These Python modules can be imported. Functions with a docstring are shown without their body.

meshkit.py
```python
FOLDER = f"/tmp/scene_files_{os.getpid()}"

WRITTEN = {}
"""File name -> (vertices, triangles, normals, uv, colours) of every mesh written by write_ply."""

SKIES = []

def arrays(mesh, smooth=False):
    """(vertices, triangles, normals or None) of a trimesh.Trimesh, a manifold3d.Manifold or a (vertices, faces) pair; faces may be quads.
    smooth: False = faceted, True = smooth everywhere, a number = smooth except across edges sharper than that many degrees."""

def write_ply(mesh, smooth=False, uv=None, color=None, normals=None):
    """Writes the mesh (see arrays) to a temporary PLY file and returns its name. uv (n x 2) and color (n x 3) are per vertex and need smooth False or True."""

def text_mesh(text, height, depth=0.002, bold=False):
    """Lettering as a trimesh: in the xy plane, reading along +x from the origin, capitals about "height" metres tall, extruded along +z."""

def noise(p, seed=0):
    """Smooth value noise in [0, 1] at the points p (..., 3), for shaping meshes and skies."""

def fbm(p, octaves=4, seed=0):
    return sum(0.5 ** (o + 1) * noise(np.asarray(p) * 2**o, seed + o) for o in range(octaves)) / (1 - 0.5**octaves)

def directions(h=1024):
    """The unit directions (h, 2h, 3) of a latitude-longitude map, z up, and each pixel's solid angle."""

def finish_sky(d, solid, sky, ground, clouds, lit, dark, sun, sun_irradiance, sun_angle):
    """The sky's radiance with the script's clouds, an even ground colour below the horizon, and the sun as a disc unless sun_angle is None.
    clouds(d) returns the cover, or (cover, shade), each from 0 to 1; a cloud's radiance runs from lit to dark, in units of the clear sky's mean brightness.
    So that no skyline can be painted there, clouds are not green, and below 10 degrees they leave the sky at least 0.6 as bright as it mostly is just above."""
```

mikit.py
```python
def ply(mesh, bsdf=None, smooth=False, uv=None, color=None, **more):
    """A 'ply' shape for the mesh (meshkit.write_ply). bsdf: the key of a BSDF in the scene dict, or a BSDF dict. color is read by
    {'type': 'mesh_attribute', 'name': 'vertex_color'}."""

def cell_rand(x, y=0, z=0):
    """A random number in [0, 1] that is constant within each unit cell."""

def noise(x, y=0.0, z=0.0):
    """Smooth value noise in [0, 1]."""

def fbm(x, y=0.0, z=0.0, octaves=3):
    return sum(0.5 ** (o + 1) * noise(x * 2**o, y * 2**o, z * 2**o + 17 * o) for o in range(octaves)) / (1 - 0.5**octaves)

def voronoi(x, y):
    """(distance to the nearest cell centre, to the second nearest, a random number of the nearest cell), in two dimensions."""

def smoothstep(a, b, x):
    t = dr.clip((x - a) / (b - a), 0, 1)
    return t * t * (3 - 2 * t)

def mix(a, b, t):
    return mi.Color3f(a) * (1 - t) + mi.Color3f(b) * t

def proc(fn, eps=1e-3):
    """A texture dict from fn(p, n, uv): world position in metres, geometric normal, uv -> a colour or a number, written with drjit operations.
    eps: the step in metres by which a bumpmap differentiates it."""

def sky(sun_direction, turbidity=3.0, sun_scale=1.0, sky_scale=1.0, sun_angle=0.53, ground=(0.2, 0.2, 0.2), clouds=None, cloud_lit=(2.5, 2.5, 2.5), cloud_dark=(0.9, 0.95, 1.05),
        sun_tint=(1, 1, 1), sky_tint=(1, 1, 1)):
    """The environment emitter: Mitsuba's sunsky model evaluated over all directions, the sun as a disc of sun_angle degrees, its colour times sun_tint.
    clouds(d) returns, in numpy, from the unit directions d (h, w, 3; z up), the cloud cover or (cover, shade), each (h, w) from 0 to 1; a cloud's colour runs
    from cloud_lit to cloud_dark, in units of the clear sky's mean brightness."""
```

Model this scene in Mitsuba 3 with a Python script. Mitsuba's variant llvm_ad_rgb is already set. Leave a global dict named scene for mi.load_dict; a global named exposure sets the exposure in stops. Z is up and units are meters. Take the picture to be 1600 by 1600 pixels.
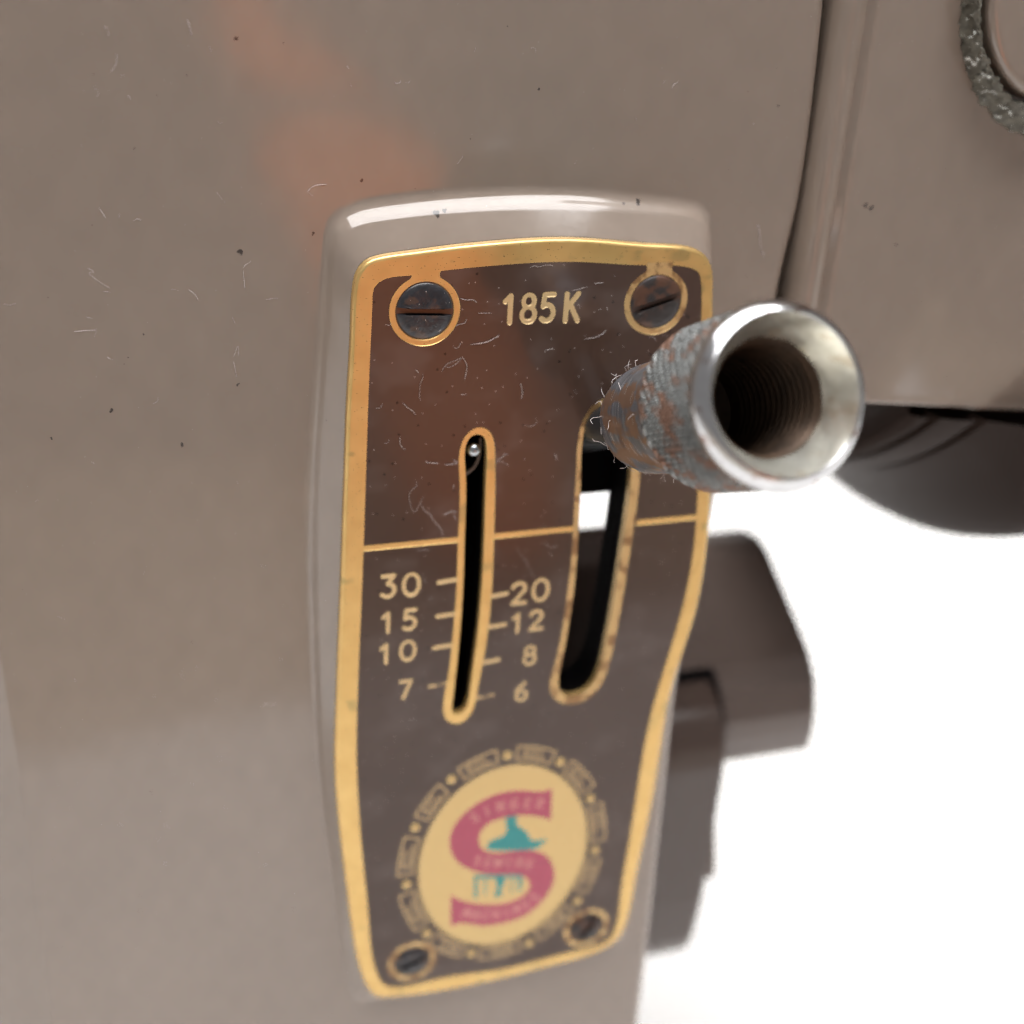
"""Close-up of the stitch-length plate on an old sewing machine. Lengths below are in mm: x right, y away from the viewer, z up; the front of the plate is y = 0."""
import math
import numpy as np
import trimesh
import mitsuba as mi
import drjit as dr
import mikit
import manifold3d as m3
from shapely.geometry import Polygon, LineString, Point
from shapely import affinity
from shapely.ops import unary_union
from mikit import noise, fbm, voronoi, smoothstep, mix

T = mi.ScalarTransform4f
LIFT = 190.0                                # the table top is z = 0 in the world
W = lambda p: [p[0] * .001, p[1] * .001, (p[2] + LIFT) * .001]
rng = np.random.default_rng(7)
scene, labels = {}, {}
exposure = 0.0

# ---------------------------------------------------------------- camera
CAM = np.array([-41.6276, -114.7506, 36.1020])
FWD = np.array([.29417777, .85194996, -.43317514])
UP = np.array([.08457625, .4282471, .89969511])
scene['camera'] = {
    'type': 'thinlens', 'fov': 43.60, 'fov_axis': 'x', 'near_clip': .01, 'far_clip': 20.0,
    'aperture_radius': .00152, 'focus_distance': .119,
    'to_world': T().look_at(origin=W(CAM), target=W(CAM + 100 * FWD), up=UP.tolist())}

# ---------------------------------------------------------------- lights
LAMP = 8.6
scene['room_light'] = {'type': 'constant', 'radiance': {'type': 'rgb', 'value': [.29, .28, .275]}}


def rgb(*c): return {'type': 'rgb', 'value': list(c)}


# ---------------------------------------------------------------- materials
def mat(key, base, rough=.4, metal=0., spec=.5, bump=None, coat=0., bscale=1., **more):
    b = {'type': 'principled', 'base_color': base if isinstance(base, dict) else rgb(*base), 'roughness': rough, 'metallic': metal, 'specular': spec, **more}
    if coat:
        b['clearcoat'] = coat
        b['clearcoat_gloss'] = .93
    if bump is not None:
        b = {'type': 'bumpmap', 'arbitrary': {**mikit.proc(bump, eps=4e-5)}, 'scale': bscale, 'bsdf': b}
    scene[key] = {'type': 'twosided', 'bsdf': b}


def mm(p):
    return p.x * 1000, p.y * 1000, p.z * 1000 - LIFT


SPECKS = [(-28.23, 23.75, .26), (-28.66, 5.02, .33), (-17.33, 11.54, .22), (-46.9, -12.32, .2), (-34.87, -13.81, .2), (-29.36, -7.98, .16),
          (-21.87, 6.73, .2), (-41.22, -9.79, .22), (-.47, 19.84, .2), (-37.8, -2.49, .14), (-10.4, 8.6, .34), (10.6, 9.3, .34), (-9.6, 8.9, .2), (8.9, 9.2, .2), (36.4, 8.7, .30), (37.1, 8.4, .26), (25.0, 18.5, .15), (41.0, 4.5, .14)]


def tan_paint(p, n, uv):
    x, y, z = mm(p)
    base = mix((.224, .180, .148), (.252, .203, .168), fbm(x * .05 + 3, y * .05, z * .045, 3))
    base = base * (1 + .10 * (fbm(x * .55, y * .55, z * .3, 2) - .5))
    wx, wz = x + .35 * (noise(x * 3, z * 3) - .5), z + .35 * (noise(x * 3 + 9, z * 3) - .5)
    s = mi.Float(0)
    for a, b, r in SPECKS:
        s = dr.maximum(s, 1 - smoothstep(r * .55, r, dr.sqrt(dr.square(wx - a) + dr.square(wz - b))))
    d1, d2, rr = voronoi(x * .16 + 5.3, z * .16 + y * .05)
    s = dr.maximum(s, dr.select(rr > .75, 1 - smoothstep(.008, .020, d1 + .012 * noise(x * 6, z * 6)), 0) * .8)
    d1, d2, rr = voronoi(x * .33 + 1.3, z * .21 + y * .05 + 7)
    light = dr.select(rr > .62, 1 - smoothstep(.008, .022, d1), 0) * .18
    c = mix(base, (.045, .035, .03), s)
    return mix(c, (.55, .52, .50), light)


def paint_bump(p, n, uv):
    x, y, z = mm(p)
    return 1e-3 * (.020 * fbm(x * .22, y * .22, z * .22, 2) + .0012 * noise(x * 1.9, y * 1.9, z * 1.9))


def brass(p, n, uv):
    x, y, z = mm(p)
    c = mix((.60, .39, .14), (.70, .48, .19), fbm(x * .5, y * .5, z * .5, 3))
    worn = smoothstep(.70, .82, fbm(x * .42 + 21, y * .4, z * .42 + 4, 3))
    c = mix(c, (.42, .32, .13), worn * .75)
    pit = dr.select(noise(x * 5.5, y * 5, z * 5.5) > .93, 1., 0.)
    return mix(c, (.12, .075, .035), pit * .55)


def brass_worn(p, n, uv):
    x, y, z = mm(p)
    c = mix((.52, .35, .15), (.62, .43, .20), fbm(x * .5, y * .5, z * .5, 3))
    w = smoothstep(.47, .66, fbm(x * 1.1 + 5, y * .8, z * .7, 3))
    return mix(c, (.23, .12, .05), w * .85)


def brass_rust(p, n, uv):
    x, y, z = mm(p)
    c = mi.Color3f(.72, .50, .22)
    w = smoothstep(.40, .62, fbm(x * .9 + 5, y * .8, z * .9 + 11, 3))
    return mix(c, (.16, .055, .02), w * .9)


def enamel(p, n, uv):
    x, y, z = mm(p)
    c = mix((.064, .037, .028), (.078, .048, .037), fbm(x * .12, y, z * .12, 3))
    d1, d2, rr = voronoi(x * .55 + 2.1, z * .55 + 8)
    dust = dr.select(rr > .6, 1 - smoothstep(.02, .05, d1), 0) * .45
    haze = smoothstep(.5, .8, fbm(x * .22 + 2, 0, z * .22, 3)) * .045
    c = mix(c, (.60, .52, .50), dust)
    d1, d2, rr = voronoi(x * .31 + 12.1, z * .31 + 3)
    c = mix(c, (.012, .008, .008), dr.select(rr > .5, 1 - smoothstep(.03, .055, d1), 0) * .8)
    return mix(c, (.5, .45, .44), haze)


def steel_rust(p, n, uv):
    x, y, z = mm(p)
    c = mix((.15, .158, .158), (.36, .375, .37), fbm(x * .9, y * .9, z * .9, 3))
    r = fbm(x * .55 + 3, y * .42 + 8, z * .55, 4)
    r = r + .10 * (1 - smoothstep(26.5, 29.5, y * -.9018 + (z + 13.35) * .432))
    w = smoothstep(.53, .66, r)
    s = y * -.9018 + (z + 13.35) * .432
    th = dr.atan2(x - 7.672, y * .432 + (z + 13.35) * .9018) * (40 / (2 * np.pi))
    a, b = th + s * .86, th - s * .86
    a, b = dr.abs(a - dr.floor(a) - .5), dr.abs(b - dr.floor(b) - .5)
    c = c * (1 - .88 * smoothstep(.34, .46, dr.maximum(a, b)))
    return mix(c, mix((.13, .060, .035), (.22, .115, .075), noise(x * 3, y * 3, z * 3)), w * .9)


def neck_steel(p, n, uv):
    x, y, z = mm(p)
    s = y * -.9018 + (z + 13.35) * .432
    c = mix((.10, .11, .13), (.30, .31, .34), fbm(s * 4.5, x * .35, z * .35, 3))
    w = smoothstep(.53, .68, fbm(x * .55 + 7, y * .55, z * .55 + 3, 4) + .10 * smoothstep(-14, -7, z))
    c = mix(c, (.30, .175, .11), w * .9)
    scr = dr.select(noise(s * 7, x * .6, z * .6) > .80, 1., 0.)
    return mix(c, (.65, .64, .66), scr * .45)


def rim_chrome(p, n, uv):
    x, y, z = mm(p)
    c = mix((.50, .505, .52), (.60, .605, .62), fbm(x * .9, y * .9, z * .9, 2))
    w = smoothstep(.64, .74, fbm(x * .9 + 17, y * .9 + 2, z * .9 + 6, 3))
    return mix(c, (.22, .12, .08), w * .8)


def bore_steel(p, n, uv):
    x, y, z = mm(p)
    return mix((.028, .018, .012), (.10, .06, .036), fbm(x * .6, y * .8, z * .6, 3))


def sink_steel(p, n, uv):
    x, y, z = mm(p)
    c = mix((.56, .54, .46), (.80, .79, .73), fbm(x * .9, y * .9, z * .9, 3))
    w = smoothstep(.55, .70, fbm(x * .6 + 1, y * .6 + 4, z * .6 + 9, 3))
    return mix(c, (.46, .36, .24), w * .45)


def screw_dark(p, n, uv):
    x, y, z = mm(p)
    c = mix((.012, .0125, .016), (.040, .040, .047), fbm(x * 1.3, y, z * 1.3, 3))
    w = smoothstep(.55, .7, fbm(x * .9 + 3, y, z * .9 + 1, 3))
    c = mix(c, (.085, .05, .036), w * .75)
    return mix(c, (.55, .5, .48), dr.select(noise(x * 6, y * 6, z * 2.5) > .9, 1., 0.) * .5)


def screw_rust(p, n, uv):
    x, y, z = mm(p)
    c = mix((.014, .012, .013), (.036, .031, .031), fbm(x * 1.3, y, z * 1.3, 3))
    w = smoothstep(.42, .62, fbm(x * .8 + 13, y, z * .8 + 1, 3))
    return mix(c, (.10, .045, .025), w * .8)


def grime(p, n, uv):
    x, y, z = mm(p)
    c = mix((.018, .016, .011), (.20, .19, .155), fbm(x * 1.2, y * 1.2, z * 1.2, 3))
    return mix(c, (.62, .64, .62), smoothstep(.66, .78, fbm(x * 1.9 + 4, y * 1.9, z * 1.9, 2)))


def dark_brown(p, n, uv):
    x, y, z = mm(p)
    return mix((.108, .080, .069), (.126, .096, .083), fbm(x * .12, y * .12, z * .12, 3))


def cloth(p, n, uv):
    x, y, z = mm(p)
    return mix((.95, .24, .08), (.98, .30, .11), fbm(x * .1, y * .1, z * .1, 2))


mat('tan_enamel', mikit.proc(tan_paint), rough=.11, spec=.76, bump=paint_bump)
mat('brass', mikit.proc(brass), rough=.33, metal=.68, spec=.5)
mat('brass_worn', mikit.proc(brass_worn), rough=.42, metal=.5)
mat('brass_rust', mikit.proc(brass_rust), rough=.5, metal=.35)
mat('brass_dull', (.52, .37, .19), rough=.45, metal=.3)
mat('gold_print', (.62, .45, .23), rough=.42, metal=.35)
mat('gold_disc', (.56, .40, .18), rough=.34, metal=.6)
mat('enamel', mikit.proc(enamel), rough=.13, spec=.36)
mat('pink_print', (.43, .068, .12), rough=.4)
mat('teal_print', (.02, .27, .27), rough=.4)
mat('pale_print', (.62, .27, .24), rough=.4)
mat('steel_rust', mikit.proc(steel_rust), rough=.42, metal=.55)
mat('neck_steel', mikit.proc(neck_steel), rough=.33, metal=.7)
mat('chrome', mikit.proc(rim_chrome), rough=.17, metal=1.)
mat('sink_steel', mikit.proc(sink_steel), rough=.34, metal=.85)
mat('bore_steel', mikit.proc(bore_steel), rough=.4, metal=.5)
mat('shaft_steel', (.045, .05, .055), rough=.35, metal=.6)
mat('pin_steel', (.40, .43, .46), rough=.25, metal=1.)
mat('screw_dark', mikit.proc(screw_dark), rough=.33, metal=.25, spec=.6)
mat('screw_rust', mikit.proc(screw_rust), rough=.45, metal=.15)
mat('iron_and_shade_black', (.0035, .003, .0035), rough=.8, spec=.03)  # black casting; also the shade set into gaps and grooves
mat('grime', mikit.proc(grime), rough=.5, metal=.25)
mat('brown_enamel', mikit.proc(dark_brown), rough=.25, spec=.75)
mat('bracket_brown', (.066, .045, .037), rough=.22, spec=.5)
mat('wheel_brown', (.026, .017, .014), rough=.45, spec=.04)
mat('lint_white', (.50, .45, .44), rough=.8, spec=.2)
mat('orange_cloth', mikit.proc(cloth), rough=.8, spec=.1)
mat('sheet_white', (.83, .82, .805), rough=.7, spec=.2)
mat('pale_wood', (.44, .38, .31), rough=.5, spec=.3)
mat('lamp_case', (.6, .6, .6), rough=.5)


# ---------------------------------------------------------------- helpers
def put(key, mesh, m, smooth=False, label=None, **kw):
    if isinstance(mesh, m3.Manifold):
        q = mesh.to_mesh()
        mesh = trimesh.Trimesh(q.vert_properties[:, :3], q.tri_verts, process=False)
    base, i = key, 0
    while key in scene:
        i += 1
        key = f'{base}_{i:03d}'
    mesh = trimesh.Trimesh(np.array([0, 0, LIFT]) + np.asarray(mesh.vertices), mesh.faces, process=False)
    mesh.apply_scale(.001)
    scene[key] = mikit.ply(mesh, m, smooth=smooth, **kw)
    if label:
        labels[key] = {'label': label}
    return key


def polys(g):
    return [q for q in getattr(g, 'geoms', [g]) if q.geom_type == 'Polygon' and q.area > 1e-4]


def slab(g, y0, y1):
    """The outline g (x, z) pushed through from y0 (back) to y1 (front)."""
    out = []
    for q in polys(g):
        e = trimesh.creation.extrude_polygon(q, y0 - y1, engine='earcut')
        v = np.asarray(e.vertices)
        out.append(trimesh.Trimesh(np.c_[v[:, 0], y0 - v[:, 2], v[:, 1]], e.faces, process=False))
    return trimesh.util.concatenate(out)


def raised(g, y0, y1, b=.05):
    """As slab, with the front edge chamfered by b."""
    parts = [slab(g, y0, y1 + b)]
    top = unary_union(polys(g.buffer(-b)))
    for q in polys(g):
        rings = [q.exterior] + list(q.interiors)
        for r in rings:
            a = np.asarray(r.coords)[:-1]
            if Polygon(a).exterior.is_ccw != (r is q.exterior):
                a = a[::-1]
            t = np.roll(a, -1, 0) - np.roll(a, 1, 0)
            n = np.c_[-t[:, 1], t[:, 0]] / np.maximum(np.linalg.norm(t, axis=1), 1e-9)[:, None]
            c = a + n * b
            k = len(a)
            v = np.r_[np.c_[a[:, 0], np.full(k, y1 + b), a[:, 1]], np.c_[c[:, 0], np.full(k, y1), c[:, 1]]]
            i = np.arange(k)
            j = (i + 1) % k
            parts.append(trimesh.Trimesh(v, np.r_[np.c_[i, j, j + k], np.c_[i, j + k, i + k]], process=False))
    for q in polys(top):
        v, f = trimesh.creation.triangulate_polygon(q, engine='earcut')
        parts.append(trimesh.Trimesh(np.c_[v[:, 0], np.full(len(v), y1), v[:, 1]], f, process=False))
    return trimesh.util.concatenate(parts)


def spline(pts, n, closed=True):
    from scipy.interpolate import splprep, splev
    p = np.asarray(pts, float)
    if closed:
        p = np.r_[p, p[:1]]
    tck, _ = splprep(p.T, s=0, per=closed, k=3)
    return np.array(splev(np.linspace(0, 1, n, endpoint=not closed), tck)).T


def chaikin(p, n=3, closed=True):
    p = np.asarray(p, float)
    for _ in range(n):
        q = np.roll(p, -1, 0) if closed else p[1:]
        a = p if closed else p[:-1]
        r = np.empty((2 * len(a), p.shape[1]))
        r[0::2], r[1::2] = .75 * a + .25 * q, .25 * a + .75 * q
        p = r if closed else np.r_[p[:1], r, p[-1:]]
    return p


def grid(rows, close_u=False, flip=False):
    """A quad sheet from rows of points, all the same length."""
    a = np.asarray(rows, float)
    r, c = a.shape[:2]
    i, j = np.meshgrid(np.arange(r - 1), np.arange(c if close_u else c - 1), indexing='ij')
    j2 = (j + 1) % c
    q = np.stack([i * c + j, i * c + j2, (i + 1) * c + j2, (i + 1) * c + j], -1).reshape(-1, 4)
    if flip:
        q = q[:, ::-1]
    return trimesh.Trimesh(a.reshape(-1, 3), np.r_[q[:, [0, 1, 2]], q[:, [0, 2, 3]]], process=False)


def turned(profile, origin, axis, n=96, ref=(1, 0, 0), disp=None):
    """A surface of revolution: profile rows (s along the axis, r)."""
    pr = np.asarray(profile, float)
    ax = np.asarray(axis, float)
    ax = ax / np.linalg.norm(ax)
    e1 = np.asarray(ref, float) - np.dot(ref, ax) * ax
    e1 /= np.linalg.norm(e1)
    e2 = np.cross(ax, e1)
    t = np.linspace(0, 2 * np.pi, n, endpoint=False)
    rows = []
    for s, r in pr:
        rr = r + (disp(s, t) if disp else 0)
        rows.append(np.asarray(origin) + s * ax + (rr * np.cos(t))[:, None] * e1 + (rr * np.sin(t))[:, None] * e2)
    return grid(rows, close_u=True, flip=True)


def tube(path, r, n=6):
    p = np.asarray(path, float)
    t = np.gradient(p, axis=0)
    t /= np.maximum(np.linalg.norm(t, axis=1), 1e-9)[:, None]
    ref = np.array([.31, .2, .93])
    a = np.cross(t, ref)
    a /= np.maximum(np.linalg.norm(a, axis=1), 1e-9)[:, None]
    b = np.cross(t, a)
    th = np.linspace(0, 2 * np.pi, n, endpoint=False)
    rad = np.broadcast_to(r, len(p))
    rows = [p[i] + rad[i] * (np.cos(th)[:, None] * a[i] + np.sin(th)[:, None] * b[i]) for i in range(len(p))]
    return grid(rows, close_u=True)


def arc_pts(c, r, a0, a1, n=24):
    t = np.radians(np.linspace(a0, a1, n))
    return np.c_[c[0] + r * np.cos(t), c[1] + r * np.sin(t)]


# ================================================================ the white surface
M = 'sewing_machine'
sheet_poly = Polygon(chaikin([(-900, -205), (-300, -215), (-95, -222), (20, -240), (120, -250), (960, -262), (960, 1260), (-900, 1260)], 2)).buffer(0)
sheet = trimesh.creation.extrude_polygon(sheet_poly, 10, engine='earcut')
sheet.apply_translation((0, 0, -LIFT - 10))
put('white_sheet', sheet, 'sheet_white')
labels['white_sheet'] = {'label': 'bright white sheet spread behind and below the machine', 'kind': 'structure'}
board = trimesh.creation.box((2300, 1900, 30))
board.apply_translation((60, 1900 / 2 - 425, -LIFT - 10.5 - 15))
put('added_tabletop', board, 'pale_wood')  # added board; its tone softens the sheet edge reflected in the paint
labels['added_tabletop'] = {'label': 'added pale wooden board under the white sheet, softening its reflected edge, outside the picture', 'kind': 'structure'}

# ================================================================ machine body
outer = [(-17.05, -86.24), (-18.06, -82.80), (-19.04, -75.88), (-19.98, -65.89), (-20.58, -58.79), (-20.88, -52.04), (-20.76, -45.64), (-20.40, -35.53), (-20.10, -27.87),
         (-19.85, -20.57), (-19.62, -14.0), (-19.45, -9.2), (-19.08, -2.39), (-18.86, 2.2), (-18.41, 3.96), (-17.57, 4.89), (-16.10, 5.36), (-12.93, 5.73), (-9.45, 6.10), (-5.93, 6.36),
         (-2.35, 6.56), (2.53, 6.58), (6.28, 6.28), (11.42, 5.78), (15.41, 5.33), (16.79, 4.74), (17.77, 3.50), (18.30, .96), (18.72, -2.2), (19.9, -11.5), (21.02, -21.20), (21.35, -25.31),
         (21.57, -31.34), (21.25, -37.19), (20.48, -41.66), (19.70, -45.71), (19.22, -49.59), (19.04, -53.20), (18.90, -60.04), (18.39, -68.97), (17.79, -76.63), (17.18, -83.93),
         (16.24, -86.33), (14.13, -87.69), (8.09, -88.63), (-.04, -89.25), (-7.99, -89.24), (-14.0, -88.64), (-15.9, -88.0)]
inner = [(-15.88, -84.20), (-17.06, -74.59), (-17.80, -65.27), (-18.27, -58.06), (-18.53, -50.27), (-18.45, -43.90), (-18.13, -33.86), (-17.93, -28.11), (-17.72, -20.77), (-17.48, -11.04),
         (-17.25, -3.67), (-17.08, 1.51), (-16.93, 2.45), (-16.31, 3.05), (-13.68, 3.49), (-11.36, 3.75), (-7.01, 4.12), (-2.22, 4.36), (3.96, 4.30), (10.36, 3.82), (15.56, 3.33), (16.35, 2.93),
         (16.77, 1.91), (17.35, -2.41), (19.25, -20.0), (19.70, -24.92), (19.86, -29.92), (19.54, -35.36), (18.60, -41.68), (17.58, -47.38), (16.99, -51.67), (16.60, -57.31), (16.35, -64.94),
         (16.13, -70.75), (15.85, -78.84), (15.70, -83.92), (15.05, -85.76), (10.73, -86.85), (-.67, -87.45), (-8.06, -86.96), (-15.2, -85.83)]
PO = spline(outer, 420)
PI_ = spline(inner, 360)
plate_poly, inner_poly = Polygon(PO).buffer(0), Polygon(PI_).buffer(0)
if not Polygon(PO).exterior.is_ccw:
    PO = PO[::-1]


def face_y(z):
    """Depth of the flat painted front behind the plate: the pedestal is highest at the top of the plate and runs out downwards."""
    z = np.asarray(z, float)
    return np.interp(z, [-190, -110, -88, -30, -10, 90], [1.9, 1.9, 2.3, 4.05, 4.05, 4.05])


def pick(p, corner):
    return int(np.argmin(np.hypot(*(p - np.asarray(corner)).T)))


def side(p, i, j, n):
    q = np.r_[p[i:], p[:j + 1]] if j < i else p[i:j + 1]
    s = np.r_[0, np.cumsum(np.hypot(*np.diff(q, axis=0).T))]
    t = np.linspace(0, s[-1], n, endpoint=False)
    return np.c_[np.interp(t, s, q[:, 0]), np.interp(t, s, q[:, 1])]


cBL, cBR, cTR, cTL = [pick(PO, c) for c in ((-17.0, -87.0), (16.5, -86.5), (17.4, 4.6), (-18.2, 4.6))]
NS = (90, 190, 90, 190)
plate_ring = np.r_[side(PO, cBL, cBR, NS[0]), side(PO, cBR, cTR, NS[1]), side(PO, cTR, cTL, NS[2]), side(PO, cTL, cBL, NS[3])]
foot = np.r_[chaikin([(-18.6, -91.2), (0, -91.8), (18.2, -89.5)], 3, False),
             chaikin([(18.6, -87.5), (19.9, -70), (20.35, -53), (20.6, -47), (21.5, -40), (22.15, -31.5), (22.1, -24), (21.7, -14), (20.3, 0), (19.2, 7.4)], 3, False),
             chaikin([(19.2, 8.0), (18.4, 9.1), (16.8, 9.7), (11.5, 10.3), (5, 11.0), (-3, 11.2), (-10.5, 10.9), (-15.2, 10.45), (-18.2, 10.0), (-19.9, 9.1), (-20.7, 8.0)], 3, False),
             chaikin([(-21.0, 6.6), (-21.5, 1.4), (-22.2, -5.6), (-23.1, -15), (-23.5, -22.1), (-23.5, -29.6), (-23.3, -37.6), (-23.0, -45.9), (-22.2, -59.4), (-21.2, -69.1), (-20.0, -82.6), (-19.2, -90)], 3, False)]
s_ = np.r_[0, np.cumsum(np.hypot(*np.diff(np.r_[foot, foot[:1]], axis=0).T))]
tt = np.linspace(0, s_[-1], 1600, endpoint=False)
ff = np.r_[foot, foot[:1]]
FT = np.c_[np.interp(tt, s_, ff[:, 0]), np.interp(tt, s_, ff[:, 1])]
fBL, fBR, fTR, fTL = [pick(FT, c) for c in ((-19.0, -91.0), (18.4, -89.0), (18.8, 8.2), (-20.2, 8.4))]
foot_ring = np.r_[side(FT, fBL, fBR, NS[0]), side(FT, fBR, fTR, NS[1]), side(FT, fTR, fTL, NS[2]), side(FT, fTL, fBL, NS[3])]

TOPZ = 72.0
right_edge = chaikin([(20.9, -190), (20.9, -90), (20.75, -56), (20.8, -50), (21.3, -44), (22.5, -36), (22.9, -28), (23.0, -20), (24.3, -13), (27.2, -7.5), (27.0, -2), (27.5, 4), (28.25, 10), (27.9, 24), (27.0, 36), (25.2, TOPZ)], 3, False)
EDGE_X = -53.4


def border(k):
    """Where the ring of the foot point k lands on the rim of the painted front."""
    x, z = foot_ring[k]
    n0, n1, n2 = NS[0], NS[0] + NS[1], NS[0] + NS[1] + NS[2]
    zz = np.interp(z, [-92, -84, -78, 0, 5, 8.6], [-190, -98, -78, 0, 14, TOPZ])
    if k < n0:
        return np.interp(x, [-19, 18.4], [EDGE_X, 20.9]), -190.0
    if k < n1:
        return np.interp(zz, right_edge[:, 1], right_edge[:, 0]), zz
    if k < n2:
        return np.interp(x, [-20.2, 18.8], [EDGE_X, right_edge[-1, 0]]), TOPZ
    return EDGE_X, zz


BR_ = np.array([border(k) for k in range(len(foot_ring))])
rows = []
SET = .95                                    # the plate's back
lift = np.array([[-.0, 0]])
ctr = np.c_[np.interp(plate_ring[:, 1], [-90, 6], [0, 0]), np.clip(plate_ring[:, 1], -80, 0)]
inn = plate_ring + (ctr - plate_ring) * .12
rows.append(np.c_[inn[:, 0], np.full(len(inn), SET), inn[:, 1]])
rows.append(np.c_[plate_ring[:, 0], np.full(len(inn), SET), plate_ring[:, 1]])
PT = np.linspace(0, 1, 401)
SLOPE = np.tan(np.radians(30 + 16 * np.clip((PT - .50) / .14, 0, 1) ** 1.2)) * (1 - np.clip((PT - .66) / .34, 0, 1)) ** 1.7
PG = np.r_[0, np.cumsum((SLOPE[1:] + SLOPE[:-1]) / 2)]
PG /= PG[-1]
for t in np.linspace(0, 1, 44)[1:]:
    q = plate_ring + (foot_ring - plate_ring) * t
    g = np.interp(t, PT, PG)
    rows.append(np.c_[q[:, 0], SET + (face_y(q[:, 1]) - SET) * g, q[:, 1]])
for t in (.012, .03, .06, .1, .16, .24, .34, .45, .56, .68, .8, .9, .97, 1.):
    q = foot_ring + (BR_ - foot_ring) * t
    rows.append(np.c_[q[:, 0], face_y(q[:, 1]) + .0009 * np.maximum(0, q[:, 1] - 18) ** 2, q[:, 1]])
body = [grid(rows, close_u=True)]
# the right-hand edge: rounded, then straight back; the wall is 2.6 thick
idx = np.arange(NS[0] - 1, NS[0] + NS[1] + 1)
e = BR_[idx]
tn = np.gradient(e, axis=0)
nn = np.c_[tn[:, 1], -tn[:, 0]] / np.maximum(np.hypot(*tn.T), 1e-9)[:, None]
nn[0], nn[-1] = (1, 0), (1, 0)
ey = face_y(e[:, 1]) + .0009 * np.maximum(0, e[:, 1] - 18) ** 2
RR = 1.35
edge_rows = []
for a in np.radians(np.linspace(0, 90, 9)):
    q = e + nn * RR * math.sin(a)
    edge_rows.append(np.c_[q[:, 0], ey + RR * (1 - math.cos(a)), q[:, 1]])
q = e + nn * RR
for yb in (9., 17.):
    edge_rows.append(np.c_[q[:, 0], np.full(len(q), yb), q[:, 1]])
edge_rows.append(np.c_[q[:, 0] - 2.6, np.full(len(q), 17.), q[:, 1]])
edge_rows.append(np.c_[q[:, 0] - 2.6, np.full(len(q), 7.), q[:, 1]])
body.append(grid(edge_rows))
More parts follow.
